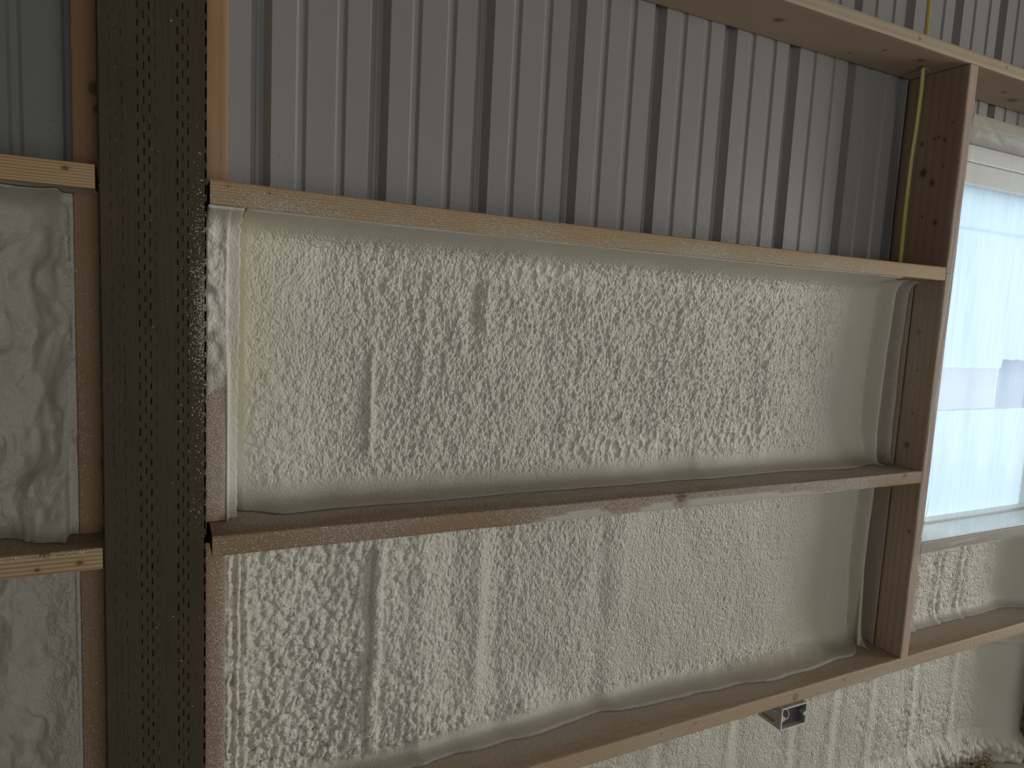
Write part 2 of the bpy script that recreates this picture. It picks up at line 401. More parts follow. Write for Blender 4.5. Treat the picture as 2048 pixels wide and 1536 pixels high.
# ------------------------------------------------------------------ posts
PM = post_mat()
def post(name, x0, x1, label, z0, z1, slots, dustf=None):
    y0, y1 = 0.0, .150
    # slot columns: (x centre, phase, half width, depth)
    xs = [x0]; cols = []
    for (xc, ph, hw, dp) in slots:
        cols.append((xc-hw, xc+hw, ph, dp))
    V = []; F = []
    def quad(a, b, c, d): n = len(V); V.extend([a, b, c, d]); F.append((n, n+1, n+2, n+3))
    def panel(xa, xb):
        nx = max(1, int((xb-xa)/.010)); zz = np.linspace(z0, z1, 120)
        for i in range(nx):
            u0 = xa+(xb-xa)*i/nx; u1 = xa+(xb-xa)*(i+1)/nx
            for q in range(119): quad((u0, y0, zz[q]), (u1, y0, zz[q]), (u1, y0, zz[q+1]), (u0, y0, zz[q+1]))
    cur = x0+.003
    pitch = .0255; ln = .0108
    for (xa, xb, ph, dp) in cols:
        panel(cur, xa); cur = xb
        z = z0
        k = 0
        while True:
            zs = z0 + (k+ph)*pitch + R3.uniform(-.0008, .0008); ze = min(z1, zs+ln*R3.uniform(.8, 1.15)); k += 1
            if zs >= z1: quad((xa, y0, z), (xb, y0, z), (xb, y0, z1), (xa, y0, z1)); break
            quad((xa, y0, z), (xb, y0, z), (xb, y0, zs), (xa, y0, zs))
            d = dp*R3.uniform(.4, 1.2)
            mx = (xa+xb)/2; j = R3.uniform(-.0003, .0003)
            a, b, c, e_ = (xa, y0, zs), (xb, y0, zs), (xb, y0, ze), (xa, y0, ze)
            A, B, Cc, E = (mx-.0002+j, y0+d, zs+.001), (mx+.0002+j, y0+d, zs+.001), (mx+.0002+j, y0+d, ze-.001), (mx-.0002+j, y0+d, ze-.001)
            quad(A, B, Cc, E); quad(a, b, B, A); quad(b, c, Cc, B); quad(c, e_, E, Cc); quad(e_, a, A, E)
            z = ze
    panel(cur, x1-.003)
    for (xa, xb, yb) in ((x0, x0+.003, 0), (x1-.003, x1, 0)):
        zz = np.linspace(z0, z1, 240)
        for q in range(239):
            j0 = .0009*math.sin(zz[q]*251)+.0012*(vn(np.array([zz[q]*60.]), np.array([xa*7.]), 2)[0]-.5); j1 = .0009*math.sin(zz[q+1]*251)+.0012*(vn(np.array([zz[q+1]*60.]), np.array([xa*7.]), 2)[0]-.5)
            if xa == x0: quad((xa+j0, .003, zz[q]), (xb, y0, zz[q]), (xb, y0, zz[q+1]), (xa+j1, .003, zz[q+1]))
            else: quad((xa, y0, zz[q]), (xb+j0, .003, zz[q]), (xb+j1, .003, zz[q+1]), (xa, y0, zz[q+1]))
    quad((x0, y1, z0), (x0, .003, z0), (x0, .003, z1), (x0, y1, z1)); quad((x1, .003, z0), (x1, y1, z0), (x1, y1, z1), (x1, .003, z1))
    quad((x1, y1, z0), (x0, y1, z0), (x0, y1, z1), (x1, y1, z1)); quad((x0, y0, z1), (x1, y0, z1), (x1, y1, z1), (x0, y1, z1))
    Vn = np.array(V)
    D = np.zeros(len(V)) if dustf is None else np.clip(dustf(Vn[:, 0], Vn[:, 1], Vn[:, 2]), 0, 1)
    o = mesh_obj(name, Vn, F, PM, attrs={'dust': D}, smooth=False)
    return tag(o, label, 'post', 'treated wall posts')
def xslot(px): return XP0 + (px-192)/221.*(XP1-XP0)
slots = [(xslot(217), .1, .0005, .0012), (xslot(229), .6, .0004, .0008), (xslot(240), .35, .0006, .0018), (xslot(271), .05, .0011, .006), (xslot(283), .55, .0010, .005), (xslot(294), .08, .0011, .006), (xslot(306), .6, .0005, .002),
         (xslot(351), .02, .0012, .007), (xslot(362), .5, .0009, .005), (xslot(373), .1, .0010, .006), (xslot(410.2), .15, .0013, .008)]
def post_dust(x, y, z):
    e = ss(.028, .068, x)
    v = e**2*.75*bump(z, -.04, .13) + e**3*.10*ss(.18, .1, z)*ss(-.5, -.2, z)
    return v*(.6+.8*vn(z*14, x*40, 4)) + .0008
post('wooden_post', XP0, XP1, 'wide dark green-brown treated post with rows of incision slots, left foreground', ZF, ZC, slots, post_dust)
post('wooden_post', XQ0, XQ1, 'treated post with foam overspray right of the window, bottom right corner', ZF, ZC,
     [(XQ0+.03, .1, .001, .004), (XQ0+.045, .6, .001, .004), (XQ0+.1, .3, .001, .004)], lambda x, y, z: .65*ss(XQ0+.05, XQ0, x)*ss(.2, -.3, z))

# ------------------------------------------------------------------ girts
def lerpw(z_top, z_bot, zt0, zb0, zt1, zb1, s0, s1, bow=0.):
    def f(L, A, B):
        t = (L-s0)/(s1-s0); u = (B-z_bot)/(z_top-z_bot)
        top = zt0+(zt1-zt0)*t + bow*4*t*(1-t); bot = zb0+(zb1-zb0)*t + bow*4*t*(1-t)
        return A, bot+(top-bot)*u
    return f
def patch(x, z, cx, cz, wx, wz): return np.exp(-((x-cx)/wx)**2-((z-cz)/wz)**2)
GG = 'horizontal wall girts'
def d_T2(x, y, z):
    fr = ss(.03, .0, y)
    lo = ss(.166, .138, z)
    v = .07*ss(1.3, .2, x)*(1-.4*ss(.16, .18, z)) + lo*.05
    for cx, w_, a in ((.17, .06, .8), (.25, .06, .5), (.40, .1, .30), (.62, .09, .75), (.70, .08, .35), (1.10, .11, .95), (1.22, .12, .55), (1.36, .10, .55), (1.55, .12, .75), (1.70, .07, .5), (.9, .1, .35)):
        v += .8*a*bump(x, cx, w_*.75)*ss(.180, .140, z + .006*(vn(x*60, z*0, 3)-.5))
    v = v*fr*ss(1.85, 1.72, x)
    under = (z < .143)*(y > .005)*1.0
    return np.maximum(v, under*ss(1.93, 1.75, x)*1.0)
board('wood_girt', 0, .073, XS-.001, 0, YB-.002, .139, .176, dict(ring=80., line=.85, red=.15, off=(.3, .2, .11), knots=[(.165, 0, .168, .0022), (.10, 0, .172, .0015)], **FIR),
      'tan board girt between grey ribbed steel above and cream foam below', 'board', GG, dust=d_T2, warp=lerpw(.176, .139, .180, .1395, .1740, .1355, .073, XS, -.0035))
def d_T3(x, y, z):
    top = (z > -.4225-.0065*(x-.078)/1.953-.0022)
    n = vn(x*9, y*30, 5)
    dt = .10+.90*ss(.005, .080, y+.03*(n-.5)*2 + .05*ss(.3, 1.6, x) - .02*ss(.35, .1, x))
    dt = np.maximum(dt, .30*ss(.0, .5, x))
    fr = ss(.03, 0, y)
    v = .05 + .25*ss(-.440, -.424, z)*bump(x, .35, .25)
    v += .60*bump(x, .32, .10)*.5 + ss(.58, .78, x)*.50 + .25*ss(1.3, 1.5, x)*ss(1.9, 1.7, x)
    edge = -.462 + .028*bump(x, .845, .07) + .012*bump(x, .75, .05) + .024*ss(.93, 1.05, x)*ss(1.62, 1.2, x) + .010*ss(1.2, 1.4, x)*ss(1.75, 1.6, x)
    v = np.maximum(v, ss(.004, -.004, z-edge)*1.0*(x > .68)*(x < 1.72))
    v = v*ss(1.92, 1.74, x) + .02
    v = v*(1-patch(x, z, 1.112, -.434, .016, .016))
    return np.where(top, dt*.84, v*fr)
board('wood_girt', 0, .078, XS-.001, 0, YB-.002, -.461, -.425, dict(ring=75., line=.5, red=.25, off=(.1, .32, .21), knots=[(1.112, .0, -.434, .0125), (1.95, 0, -.437, .006), (1.5, 0, -.44, .006)], **ORG),
      'orange-brown board girt crossing mid wall with dusted top and a dark knot', 'board', GG, dust=d_T3, warp=lerpw(-.425, -.461, -.4225, -.4595, -.4290, -.4655, .078, XS, .0005))
def d_T4(x, y, z):
    top = (z > -1.034+.022*(x-.068)/2.895-.0022)
    n = vn(x*7, y*30, 8)
    dt = .05+.95*ss(.005, .100, y+.03*(n-.5)*2 + .02*ss(.9, 1.5, x))
    dt = dt*(1-.55*bump(x, 2.0, .14)*ss(.13, .09, y)); dt = dt*(1-.25*bump(x, .75, .3)*ss(.06, .0, y))
    dt = np.maximum(dt, .12)
    fr = ss(.03, 0, y)
    v = .03 + .35*ss(-1.036, -1.019, z)*ss(1.0, 1.3, x)*ss(2.0, 1.75, x) + .12*ss(1.5, 1.9, x) + .55*ss(-1.035, -1.055, z)*bump(x, 1.95, .2)
    return np.where(top, dt*.84, v*fr)
board('wood_girt', 0, .068, XQ0-.002, 0, YB-.002, -1.056, -1.020, dict(ring=90., line=.3, red=.35, off=(.5, .12, .31), knots=[(1.11, 0, -1.040, .002), (1.22, 0, -1.037, .0025), (1.78, 0, -1.035, .0035), (2.42, 0, -1.04, .0022), (2.52, 0, -1.03, .002)], **PALE),
      'long pale board girt running under the stud foot, lowest one', 'board', GG, dust=d_T4, warp=lerpw(-1.020, -1.056, -1.034, -1.074, -1.012, -1.052, .068, XQ0, -.0))
def d_T1(x, y, z): return .0*x
board('wood_girt', 0, .068, XQ0-.002, 0, YB-.002, .740, .776, dict(ring=26., line=.32, red=.25, off=(.2, .31, -.22), knots=[(1.377, .086, .740, .010), (1.905, .062, .740, .009), (1.76, .070, .740, .005), (1.70, .135, .740, .004), (1.8, 0, .757, .004), (2.2, 0, .76, .0035), (2.36, .09, .74, .007), (2.46, .12, .74, .014), (1.955, .094, .74, .0065)],  # last entry paints the shaded mouth of the drilled cable hole
      base=(0.47, 0.37, 0.26, 1), dark=(0.32, 0.225, 0.14, 1)),
      'wide knotty pale girt at top right passing over the window stud', 'board', GG, dust=d_T1, warp=lerpw(.776, .740, .772, .738, .775, .741, .068, XQ0, 0))
# left bay girts
LX0 = -2.9
board('wood_girt', 0, LX0, XP0-.004, 0, YB-.002, .145, .182, dict(ring=68., line=.95, red=.2, off=(.1, .12, .2), knots=[(-.127, 0, .171, .0032)], base=(.50, .345, .19, 1), dark=(.25, .145, .065, 1)),
      'striped yellow-grained girt end left of post, under dark steel', 'board', GG, dust=lambda x, y, z: 1.0*(z < .148)*ss(.0, .03, y), ds=.012)
board('wood_girt', 0, LX0, XP0-.001, 0, YB-.002, -.460, -.424, dict(ring=68., line=.95, red=.2, off=(.3, .22, .1), knots=[(-.118, 0, -.445, .0038), (-.175, 0, -.45, .003), (-.165, 0, -.4245, .006)], base=(.50, .345, .19, 1), dark=(.25, .145, .065, 1)),
      'striped girt end left of post with knots, dark dusty top face', 'board', GG, dust=lambda x, y, z: np.where(z > -.428, .25+.6*ss(.05, .12, y), .0), ds=.012)
board('wood_girt', 0, LX0, XP0-.001, 0, YB-.002, -1.060, -1.022, dict(ring=90., **FIR), 'girt left of post below the frame edge', 'board', GG, ds=.03)
board('wood_girt', 0, LX0, XP0-.001, 0, YB-.002, .740, .778, dict(ring=90., **FIR), 'girt left of post above the frame edge', 'board', GG, ds=.03)
# window header and sill boards
board('wood_header', 0, WX0, XQ0-.002, 0, YB-.04, .577, .612, dict(ring=60., line=.2, base=(.50, .42, .32, 1), dark=(.36, .28, .19, 1)), 'board over the window behind clear plastic', 'board', GG)
board('wood_sill', 0, WX0, XQ0-.002, 0, YB-.04, -.690, -.655, dict(ring=60., line=.25, base=(.44, .37, .29, 1), dark=(.30, .22, .16, 1)), 'board under the window with plastic stapled over it', 'board', GG,
      dust=lambda x, y, z: .35*ss(-.672, -.69, z))

# ------------------------------------------------------------------ blocking strips beside the posts
BG = 'vertical blocking strips beside the post'
def strip(x0, x1, z0, z1, label, kw, dust=None, mirror=False):
    return board('wood_blocking', 2, z0, z1, x0, x1, .082, YB-.002, kw, label, 'board', BG, dust=dust, ds=.010)
sR = dict(ring=20., line=.3, red=.45, off=(.22, .1, .3), base=(.42, .26, .14, 1), dark=(.32, .165, .08, 1))
strip(XP1+.001, .106, .181, .737, 'orange blocking strip right of the post, above the dusted girt', sR)
strip(XP1+.001, .106, -.421, .138, 'blocking strip right of post, its lower end peppered with overspray', dict(sR), dust=lambda x, y, z: np.clip((.42+.4*ss(.085, .106, x))*ss(-.43, -.36, z)+.42+.3*ss(.08, .106, x), 0, .93)*ss(-.47, -.40, z))
strip(XP1+.001, .106, -1.034, -.461, 'overspray-peppered reddish strip right of post, below the mid girt', dict(sR, base=(.35, .205, .13, 1)), dust=lambda x, y, z: .40+.42*ss(.08, .106, x)*(.5+vn(z*9, x*0, 4)*.7)-.25*vn(z*4+7, x*0, 2))
strip(XP1+.001, .106, ZF, -1.074, 'lowest blocking strip right of the post', sR)
sL = dict(ring=20., line=.3, red=.8, off=(.1, .3, .3), base=(.42, .25, .13, 1), dark=(.27, .14, .065, 1))
strip(-.125, XP0-.002, .184, .737, 'shaded strip left of post with a dark knot', dict(sL, knots=[(-.094, .082, .312, .009), (-.09, .082, .28, .006)]))
strip(-.125, XP0-.002, -.423, .145, 'shaded strip left of post beside wavy foam', dict(sL, knots=[(-.088, .082, -.30, .006)]), dust=lambda x, y, z: .22*ss(-.1, -.125, x)*bump(z, -.22, .12)+.3*ss(-.122, -.125, x)+.04)
strip(-.125, XP0-.002, -1.02, -.461, 'shaded dark strip left of post at bottom left', sL, dust=lambda x, y, z: .10+.2*ss(-.6, -.9, z)+.3*ss(-.12, -.125, x))
strip(-.125, XP0-.002, ZF, -1.062, 'lowest strip left of the post', sL)
sQ = dict(ring=30., line=.3, base=(.35, .29, .22, 1), dark=(.22, .16, .11, 1))
strip(2.926, XQ0-.002, .778, ZC-.01, 'strip left of the far post above the girt', sQ)
strip(2.926, XQ0-.002, .614, .738, 'short strip left of the far post above the window', sQ)
strip(2.926, XQ0-.002, -.653, .575, 'strip left of the far post beside the window', sQ)
strip(2.926, XQ0-.002, -1.010, -.692, 'foam-coated strip left of the far post under the window', sQ, dust=lambda x, y, z: .8+0*x)
strip(2.926, XQ0-.002, ZF, -1.053, 'foam-dusted strip left of the far post near the floor', sQ, dust=lambda x, y, z: .6+0*x)

# ------------------------------------------------------------------ window studs
SG = 'studs left of the window'
board('wood_stud', 2, .158, .738, XS, XS+.038, 0, YB-.002, dict(ring=14., line=.30, red=.35, off=(.13, .23, .1), base=(.50, .37, .265, 1), dark=(.25, .14, .07, 1),
      knots=[(XS, .0335, .585, .0025), (XS, .050, .540, .0042), (XS, .068, .552, .0032), (XS, .082, .55, .0032), (XS, .045, .465, .003), (XS, .103, .455, .0095), (XS, .073, .422, .0065), (XS, .092, .325, .003), (XS, .050, .305, .0062), (XS, .118, .54, .004)]),
      'wide knotty stud left of the window, from top girt down to tan girt', 'stud', SG, dust=lambda x, y, z: .0*x)
board('wood_stud', 2, -1.018, .157, XS, XS+.038, 0, .0905, dict(ring=34., line=.42, red=.4, off=(.2, .1, .2), base=(.50, .375, .28, 1), dark=(.33, .22, .15, 1),
      knots=[(XS, .06, -.015, .006), (XS, .052, -.13, .003), (XS, .05, -.26, .003), (XS, .058, -.36, .007), (XS, .02, -.62, .005)]),
      'long front stud at the window edge standing on the lowest girt', 'stud', SG, dust=lambda x, y, z: np.where(x < XS+.004, (.34*ss(-.40, -.1, z)*ss(.005, .06, y)+.1*ss(-.42, -.4, z))*(z < .14), 0.)+.0)
board('wood_stud', 2, -1.018, .157, XS, XS+.038, .0935, YB-.002, dict(ring=34., line=.4, red=.6, off=(.3, .2, .2), base=(.56, .43, .34, 1), dark=(.40, .28, .21, 1)),
      'rear stud behind a dark seam, its foam side heavily peppered', 'stud', SG, dust=lambda x, y, z: .30+.6*ss(.098, .125, y)*ss(-.40, -.46, z)+.35*ss(-.46, -.38, z))

# ------------------------------------------------------------------ spray foam
def dense(a, b, step): return np.linspace(a, b, max(2, int(round((b-a)/step))+1))
def foam(name, xs, zs, fun, mat, label, lo=None, hi=None, group='spray foam fills'):
    X, Z = np.meshgrid(xs, zs)
    if lo is not None:                                  # follow the slightly sloping boards above and below
        u = (Z-zs[0])/(zs[-1]-zs[0]); Z = lo(X) + (hi(X)-lo(X))*u
    res = fun(X, Z); Y, tint, grit, brown = res[:4]; pop = np.clip(res[4], 0, 1) if len(res) > 4 else 0*X
    n = len(xs); m = len(zs)
    # skirt ring pushed back towards the sheets closes the slab
    Xp = np.pad(X, 1, mode='edge'); Zp = np.pad(Z, 1, mode='edge'); Yp = np.pad(Y, 1, constant_values=YB-.0015)
    A = [np.pad(np.broadcast_to(a, X.shape), 1, mode='edge').ravel() for a in (tint, grit, brown, pop)]
    V = np.stack([Xp, Yp, Zp], -1).reshape(-1, 3); n += 2; m += 2
    i = np.arange(m-1)[:, None]*n; j = np.arange(n-1)[None, :]
    F = np.stack([i+j, i+j+1, i+n+j+1, i+n+j], -1).reshape(-1, 4)
    o = mesh_obj(name, V, F, mat, attrs={'tint': A[0], 'grit': A[1], 'brown': A[2], 'pop': A[3]})
    return tag(o, label, 'insulation', group)
def t2b(x): t = (x-.073)/(XS-.073); return .1395-.004*t-.0035*4*t*(1-t)-.0004
def t3t(x): return -.4225-.0065*(x-.078)/(XS-.078)+.0008+.0005*4*(x-.078)/(XS-.078)*(1-(x-.078)/(XS-.078))
def t3b(x): return -.4595-.0060*(x-.078)/(XS-.078)-.0002
def t4t(x): return -1.034+.022*(x-.068)/(XQ0-.068)+.0008
def t4b(x): return -1.074+.022*(x-.068)/(XQ0-.068)-.0008
FM = foam_mat('cream spray foam')
FML = foam_mat('cream spray foam in the left bay', fine=.8, gloss=.36)

def rough(X, Z, coarse, mid, fine, seed=0):
    """popcorn relief towards the viewer (positive = out of the wall)"""
    wx = .007*(fbm(X*26, Z*26, seed+1)-.5); wz = .007*(fbm(X*26, Z*26, seed+2)-.5)
    Xs = X-.15*Z+wx; Zs = Z+wz
    h = coarse*(.0095*blobs(Xs/.0170, Zs/.0185, seed+3, .46, .78) + .0035*blobs(Xs/.0098, Zs/.0105, seed+4, .45, .75))
    cl = np.clip(coarse, 0, 1); mid = mid*(1-.75*cl); fine = fine*(1-.7*cl)
    h = h + mid*(.0034*blobs(Xs/.0082, Zs/.0104, seed+5, .5, .95) - .0030*ss(.42, .0, worley(Xs/.0135, Zs/.019, seed+8)) + .0022*(vn(Xs/.016, Zs/.026, seed+6)-.5)*2)
    h = h + fine*(.0011*(vn(Xs/.0058, Zs/.0075, seed+7)-.5)*2)
    return h
def shell_cells(X, Z, s, seed):
    """shallow rounded bubbles with raised rims"""
    d = worley(X/s, Z/s, seed); return ss(.25, .62, d)-.5*ss(.62, .8, d)

def foam_A(X, Z):
    zt, zb = t2b(X), t3t(X)
    tsl = zt - Z
    out = .030 + .010*(fbm(X*5, Z*5, 3)-.5)*2 + .006*(fbm(X*2.2, Z*9, 8)-.5)
    out += .004*bump(X-.06*Z, .51, .010)*ss(-.35, -.1, Z)*ss(.12, -.02, Z) + .005*bump(X+.016*Z, .388, .007)*ss(-.10, -.14, Z)*ss(-.36, -.31, Z)
    out -= .008*bump(X-.03*Z, .620, .016)*bump(Z, -.01, .075); out += .007*bump(X-.03*Z, .645, .02)*bump(Z, -.01, .08)
    out += .003*bump(X-.05*Z, .40, .006)*ss(-.05, -.1, Z)*ss(-.34, -.28, Z) + .003*bump(X+.01*Z, 1.28, .02) + .003*bump(X, 1.52, .02)
    # left side climbs toward the strip
    up = ss(-.30, -.05, Z)
    crease = .1275+.0018*(vn(Z*120, X*0, 3)-.5)*2
    out += .018*ss(.32, .14, X)*(.55+.45*up)
    lvl = np.where(X < .106, YB-.082+.009*up-.012*(1-up), YB-.082+.004*up-.022*ss(.1085, .112, X)*(1-up))
    wl = ss(crease+.0012, crease-.0012, X)
    lvl = lvl - .004*ss(-.35, 0, Z)*bump(X, .108, .004)*0 + (.006*(fbm(X*55, Z*50, 11)-.5)+.006*(fbm(X*16, Z*20, 12)-.5))*up*ss(.115, .095, X)*2
    edgew = ss(.0735, .069, X)
    lvl = lvl - .006*edgew*up
    right = ss(1.70, 1.92, X)
    smooth_t = ss(.006, .030, tsl + .010*(fbm(X*12, Z*3, 9)-.5)*2); smooth_b = ss(.018, .07, Z-zb + .02*(fbm(X*7, Z*3, 19)-.5)*2)
    k = smooth_t*smooth_b*(1-right)*(.25+.75*ss(.128, .165, X))
    coarse = .48*ss(.42, .17, X)*(.7+.5*(1-up))
    vert = np.maximum(bump(X, .33, .15), 0)
    mid = 1.05*ss(.14, .40, X)*(.55+.8*fbm(X*5, Z*3, 21)) + .22
    mid = mid*(1-.35*ss(1.1, 1.8, X))
    blob1 = patch(X, Z, .80, .075, .11, .028); blob2 = patch(X, Z, 1.02, -.335, .20, .035)+patch(X, Z, 1.42, -.325, .20, .03)
    bl = np.clip(blob1*1.2+blob2*1.2, 0, 1)
    h = rough(X, Z, coarse, mid*(1-.8*bl), 1.0, 40)*k
    h += bl*.0055*shell_cells(X-.2*Z+.004*vn(X*60, Z*60, 3), Z*.75, .024, 71)*k
    body = out + h
    body -= .006*ss(.142, .129, X)*(X > .12)
    # right: smooth, crease, tube, fold
    tube = 1.977 + .006*np.sin(Z*5+.4)
    body = body*1.0 + .004*right
    body -= .016*bump(X, tube-.030, .011)*ss(-.40, -.3, Z)*ss(.135, .10, Z)
    body += .034*bump(X, tube, .013)
    body -= .002*bump(X, 2.0, .008)
    body += .044*ss(2.000, 2.026, X)
    o2 = np.where(X < .14, lvl*wl + body*(1-wl), body)
    # coves at girts
    top = .150*np.exp(-np.clip(tsl, 0, 1)/.0105) + .020*np.exp(-np.clip(tsl, 0, 1)/.030)
    lw = ss(1.98, 1.80, X)*.75+.25
    top *= lw
    bot = .052*np.exp(-np.clip(Z-zb, 0, 1)/.0075)*(.9+.4*(fbm(X*4, Z*0, 5)-.5)) + .010*np.exp(-(Z-zb)/.05)
    bot *= .55+.45*ss(2.0, 1.85, X); bot *= ss(.13, .22, X)*.85+.15
    o = o2 + top*np.where(X < .13, .65, 1.) + bot
    Y = np.clip(YB - o, -.0006, YB-.008)
    tint = np.clip(.95*ss(.34, .14, X)*(X > .122)*ss(-.34, -.1, Z)*(.5+.7*fbm(X*20, Z*12, 31)) + .9*patch(X, Z, .14, -.14, .03, .11) + .32*right + .5*patch(X, Z, .72, .03, .13, .05)*fbm(X*30, Z*30, 3)+.10, 0, 1)
    grit = np.clip(.95*k*(1-.8*np.clip(coarse, 0, 1))*(1-.75*bl)+.12, 0, 1)
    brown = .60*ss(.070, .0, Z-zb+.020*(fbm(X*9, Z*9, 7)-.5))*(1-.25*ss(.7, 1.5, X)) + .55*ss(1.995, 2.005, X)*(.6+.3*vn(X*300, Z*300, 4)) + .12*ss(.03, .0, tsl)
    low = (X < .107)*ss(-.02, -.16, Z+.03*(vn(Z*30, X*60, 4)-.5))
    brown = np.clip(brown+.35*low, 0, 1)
    return Y, tint, grit, brown, coarse*k*.6
foam('spray_foam', dense(.0705, 2.0295, .0023), np.concatenate([dense(-.4235, .09, .0024), dense(.0915, .1394, .0012)]), foam_A, FM,
     'big cream foam panel between the tan girt and the mid girt', t3t, t2b)

def foam_B(X, Z):
    zt, zb = t3b(X), t4t(X)
    tsl = zt-Z
    out = .026 + .012*(fbm(X*5, Z*4, 13)-.5)*2
    # vertical ridges and grooves left by the spray passes
    xr = .419+.022*(Z+.55)+.002*np.sin(Z*23)
    rdg = ss(-.505, -.56, Z)*ss(-1.0, -.92, Z)
    sx = X-xr
    out += .015*np.sqrt(np.clip(1-(sx/.014)**2, 0, 1))*rdg*(.75+.5*vn(Z*75, X*0, 3)) - .003*bump(sx, -.020, .006)*rdg
    out += .007*bump(X, .665, .018)*ss(-.5, -.55, Z)*ss(-.97, -.9, Z) - .005*bump(X, .60, .03) + .005*bump(X, .52, .02) - .004*bump(X, .715, .03)
    out -= .004*bump(X, 1.0, .03) - .003*bump(X-.03*Z, 1.08, .03)
    out += .020*ss(.34, .12, X)
    lump = patch(X, Z, .78, -.975, .075, .04)+patch(X, Z, .60, -.98, .1, .03)*.6
    k = ss(.0, .02, tsl)*ss(.012, .05, Z-zb)
    right = ss(1.62, 1.85, X)
    coarse = np.clip(1.25*ss(.74, .30, X)*(.75+.6*ss(-.65, -.95, Z)) + 1.1*lump, 0, 1.5)*(1-.6*np.clip(bump(sx, 0, .02)*rdg, 0, 1))
    mid = (.25+.8*ss(.20, .6, X))*(.55+.8*fbm(X*6, Z*3, 24))*(1-.62*ss(.78, 1.1, X)*ss(-.985, -.95, Z))*(1-.8*bump(X, .665, .022))
    h = rough(X, Z, coarse, mid, 1.0, 90)*k*(1-right)
    body = out + h + .012*np.clip(lump, 0, 1)
    for cx, w_, a, sd in ((.118, .006, .010, 1), (.131, .005, .012, 5), (.146, .006, .006, 9)):
        cxx = cx+.003*(vn(Z*30, X*0, sd)-.5)
        body += a*np.sqrt(np.clip(1-((X-cxx)/w_)**2, 0, 1))*(.6+.6*vn(Z*110, X*0, sd+1))*ss(-.47, -.5, Z)
    body += .012*ss(.120, .110, X)
    body += .004*right
    tx = 1.987+.004*np.sin(Z*4)
    body -= .010*bump(X, tx-.016, .008); body += .036*bump(X, tx, .0085)
    body -= .004*bump(X, 2.006, .01)
    flank = ss(2.0, 2.03, X)*.008; body += flank
    bot = .050*np.exp(-np.clip(Z-zb, 0, 1)/.0075)*(1+.35*(fbm(X*5, Z*0, 25)-.5)*2) + .010*np.exp(-np.clip(Z-zb, 0, 1)/.05)
    bot *= .45+.55*ss(2.0, 1.9, X)
    ledge = patch(X, Z, 1.62, -1.02, .32, .030)
    bot += .030*ledge*(.6+.8*fbm(X*14, Z*20, 35))
    top = .018*np.exp(-np.clip(tsl, 0, 1)/.006)
    body += .004*ss(.02, -.0, tsl)
    o = body+bot+top*ss(.7, 1.2, X)
    Y = np.clip(YB-o, .02, YB-.008)
    tint = np.clip(.85*ss(.26, .12, X)*fbm(X*20, Z*14, 51)*1.3 + .55*right*ss(-.6, -.9, Z)+.22*right + .35*patch(X, Z, 1.6, -1.0, .35, .06) + .35*ss(.9, 1.4, X)+.5*patch(X, Z, .58, -.95, .05, .04), 0, 1)
    grit = np.clip(k*(1-.9*np.clip(coarse, 0, 1))*(1-.6*right)*.85+.08, 0, 1)
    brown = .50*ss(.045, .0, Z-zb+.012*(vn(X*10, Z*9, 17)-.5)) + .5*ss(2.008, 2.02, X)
    return Y, tint, grit, np.clip(brown, 0, 1), coarse*k*.85
foam('spray_foam', dense(.107, 2.0295, .0024), np.concatenate([dense(-1.034, -.475, .0025), dense(-.4735, -.4605, .0015)]), foam_B, FM,
     'lumpy cream foam panel under the mid girt with a tall rope-like ridge', t4t, t3b)

def foam_C(X, Z):
    zt = t4b(X); zb = ZF
    out = .030+.012*(fbm(X*4, Z*4, 63)-.5)*2
    k = ss(.0, .02, zt-Z)
    groove = bump(Z-(.02*(X-2.3)), -1.135, .012)*ss(1.6, 1.9, X)
    out += .010*bump(Z, -1.10, .02)*ss(1.3, 1.9, X) - .006*groove + .010*bump(Z-(.02*(X-2.3)), -1.165, .012)*ss(1.5, 2., X)
    for cx in (1.75, 1.94, 2.13, 2.36, 2.6, 1.5, 1.2, .8, .5): out += (.005*bump(X, cx, .02) - .004*bump(X, cx+.045, .02))*ss(-1.12, -1.2, Z)
    sm = ss(2.72, 2.80, X)
    coarse = np.clip(.42*fbm(X*6, Z*6, 66)+.65*patch(X, Z, 2.45, -1.42, .35, .12)+.7*ss(.7, .3, X), 0, 1)
    h = rough(X, Z, coarse, .42, 1., 130)*k*(1-sm)
    o = out+h+.075*ss(2.72, 2.92, X) + .012*ss(-1.5, -1.56, Z)
    base = ss(-1.50, -1.57, Z+.02*(fbm(X*12, Z*2, 5)-.5))
    o += base*(.02+.014*blobs(X/.02, Z/.02, 77)*ss(1.8, 2.2, X))
    o += .012*np.exp(-np.clip(zt-Z, 0, 1)/.008)
    Y = np.clip(YB-o, .03, YB-.008)
    tint = np.clip(.35*fbm(X*9, Z*9, 3)+.35*base*fbm(X*50, Z*50, 9), 0, 1); grit = np.clip(k*(1-sm)*.8+.15, 0, 1)
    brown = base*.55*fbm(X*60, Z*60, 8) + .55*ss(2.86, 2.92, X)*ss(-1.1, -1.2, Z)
    return Y, tint, grit, np.clip(brown, 0, 1)
foam('spray_foam', np.concatenate([dense(.107, .86, .008), dense(.865, 2.924, .0042)]), dense(-1.618, -1.054, .0040), foam_C, FM,
     'foam panel under the lowest girt behind the outlet box, down to the floor', lambda x: ZF+.001+0*x, t4b)

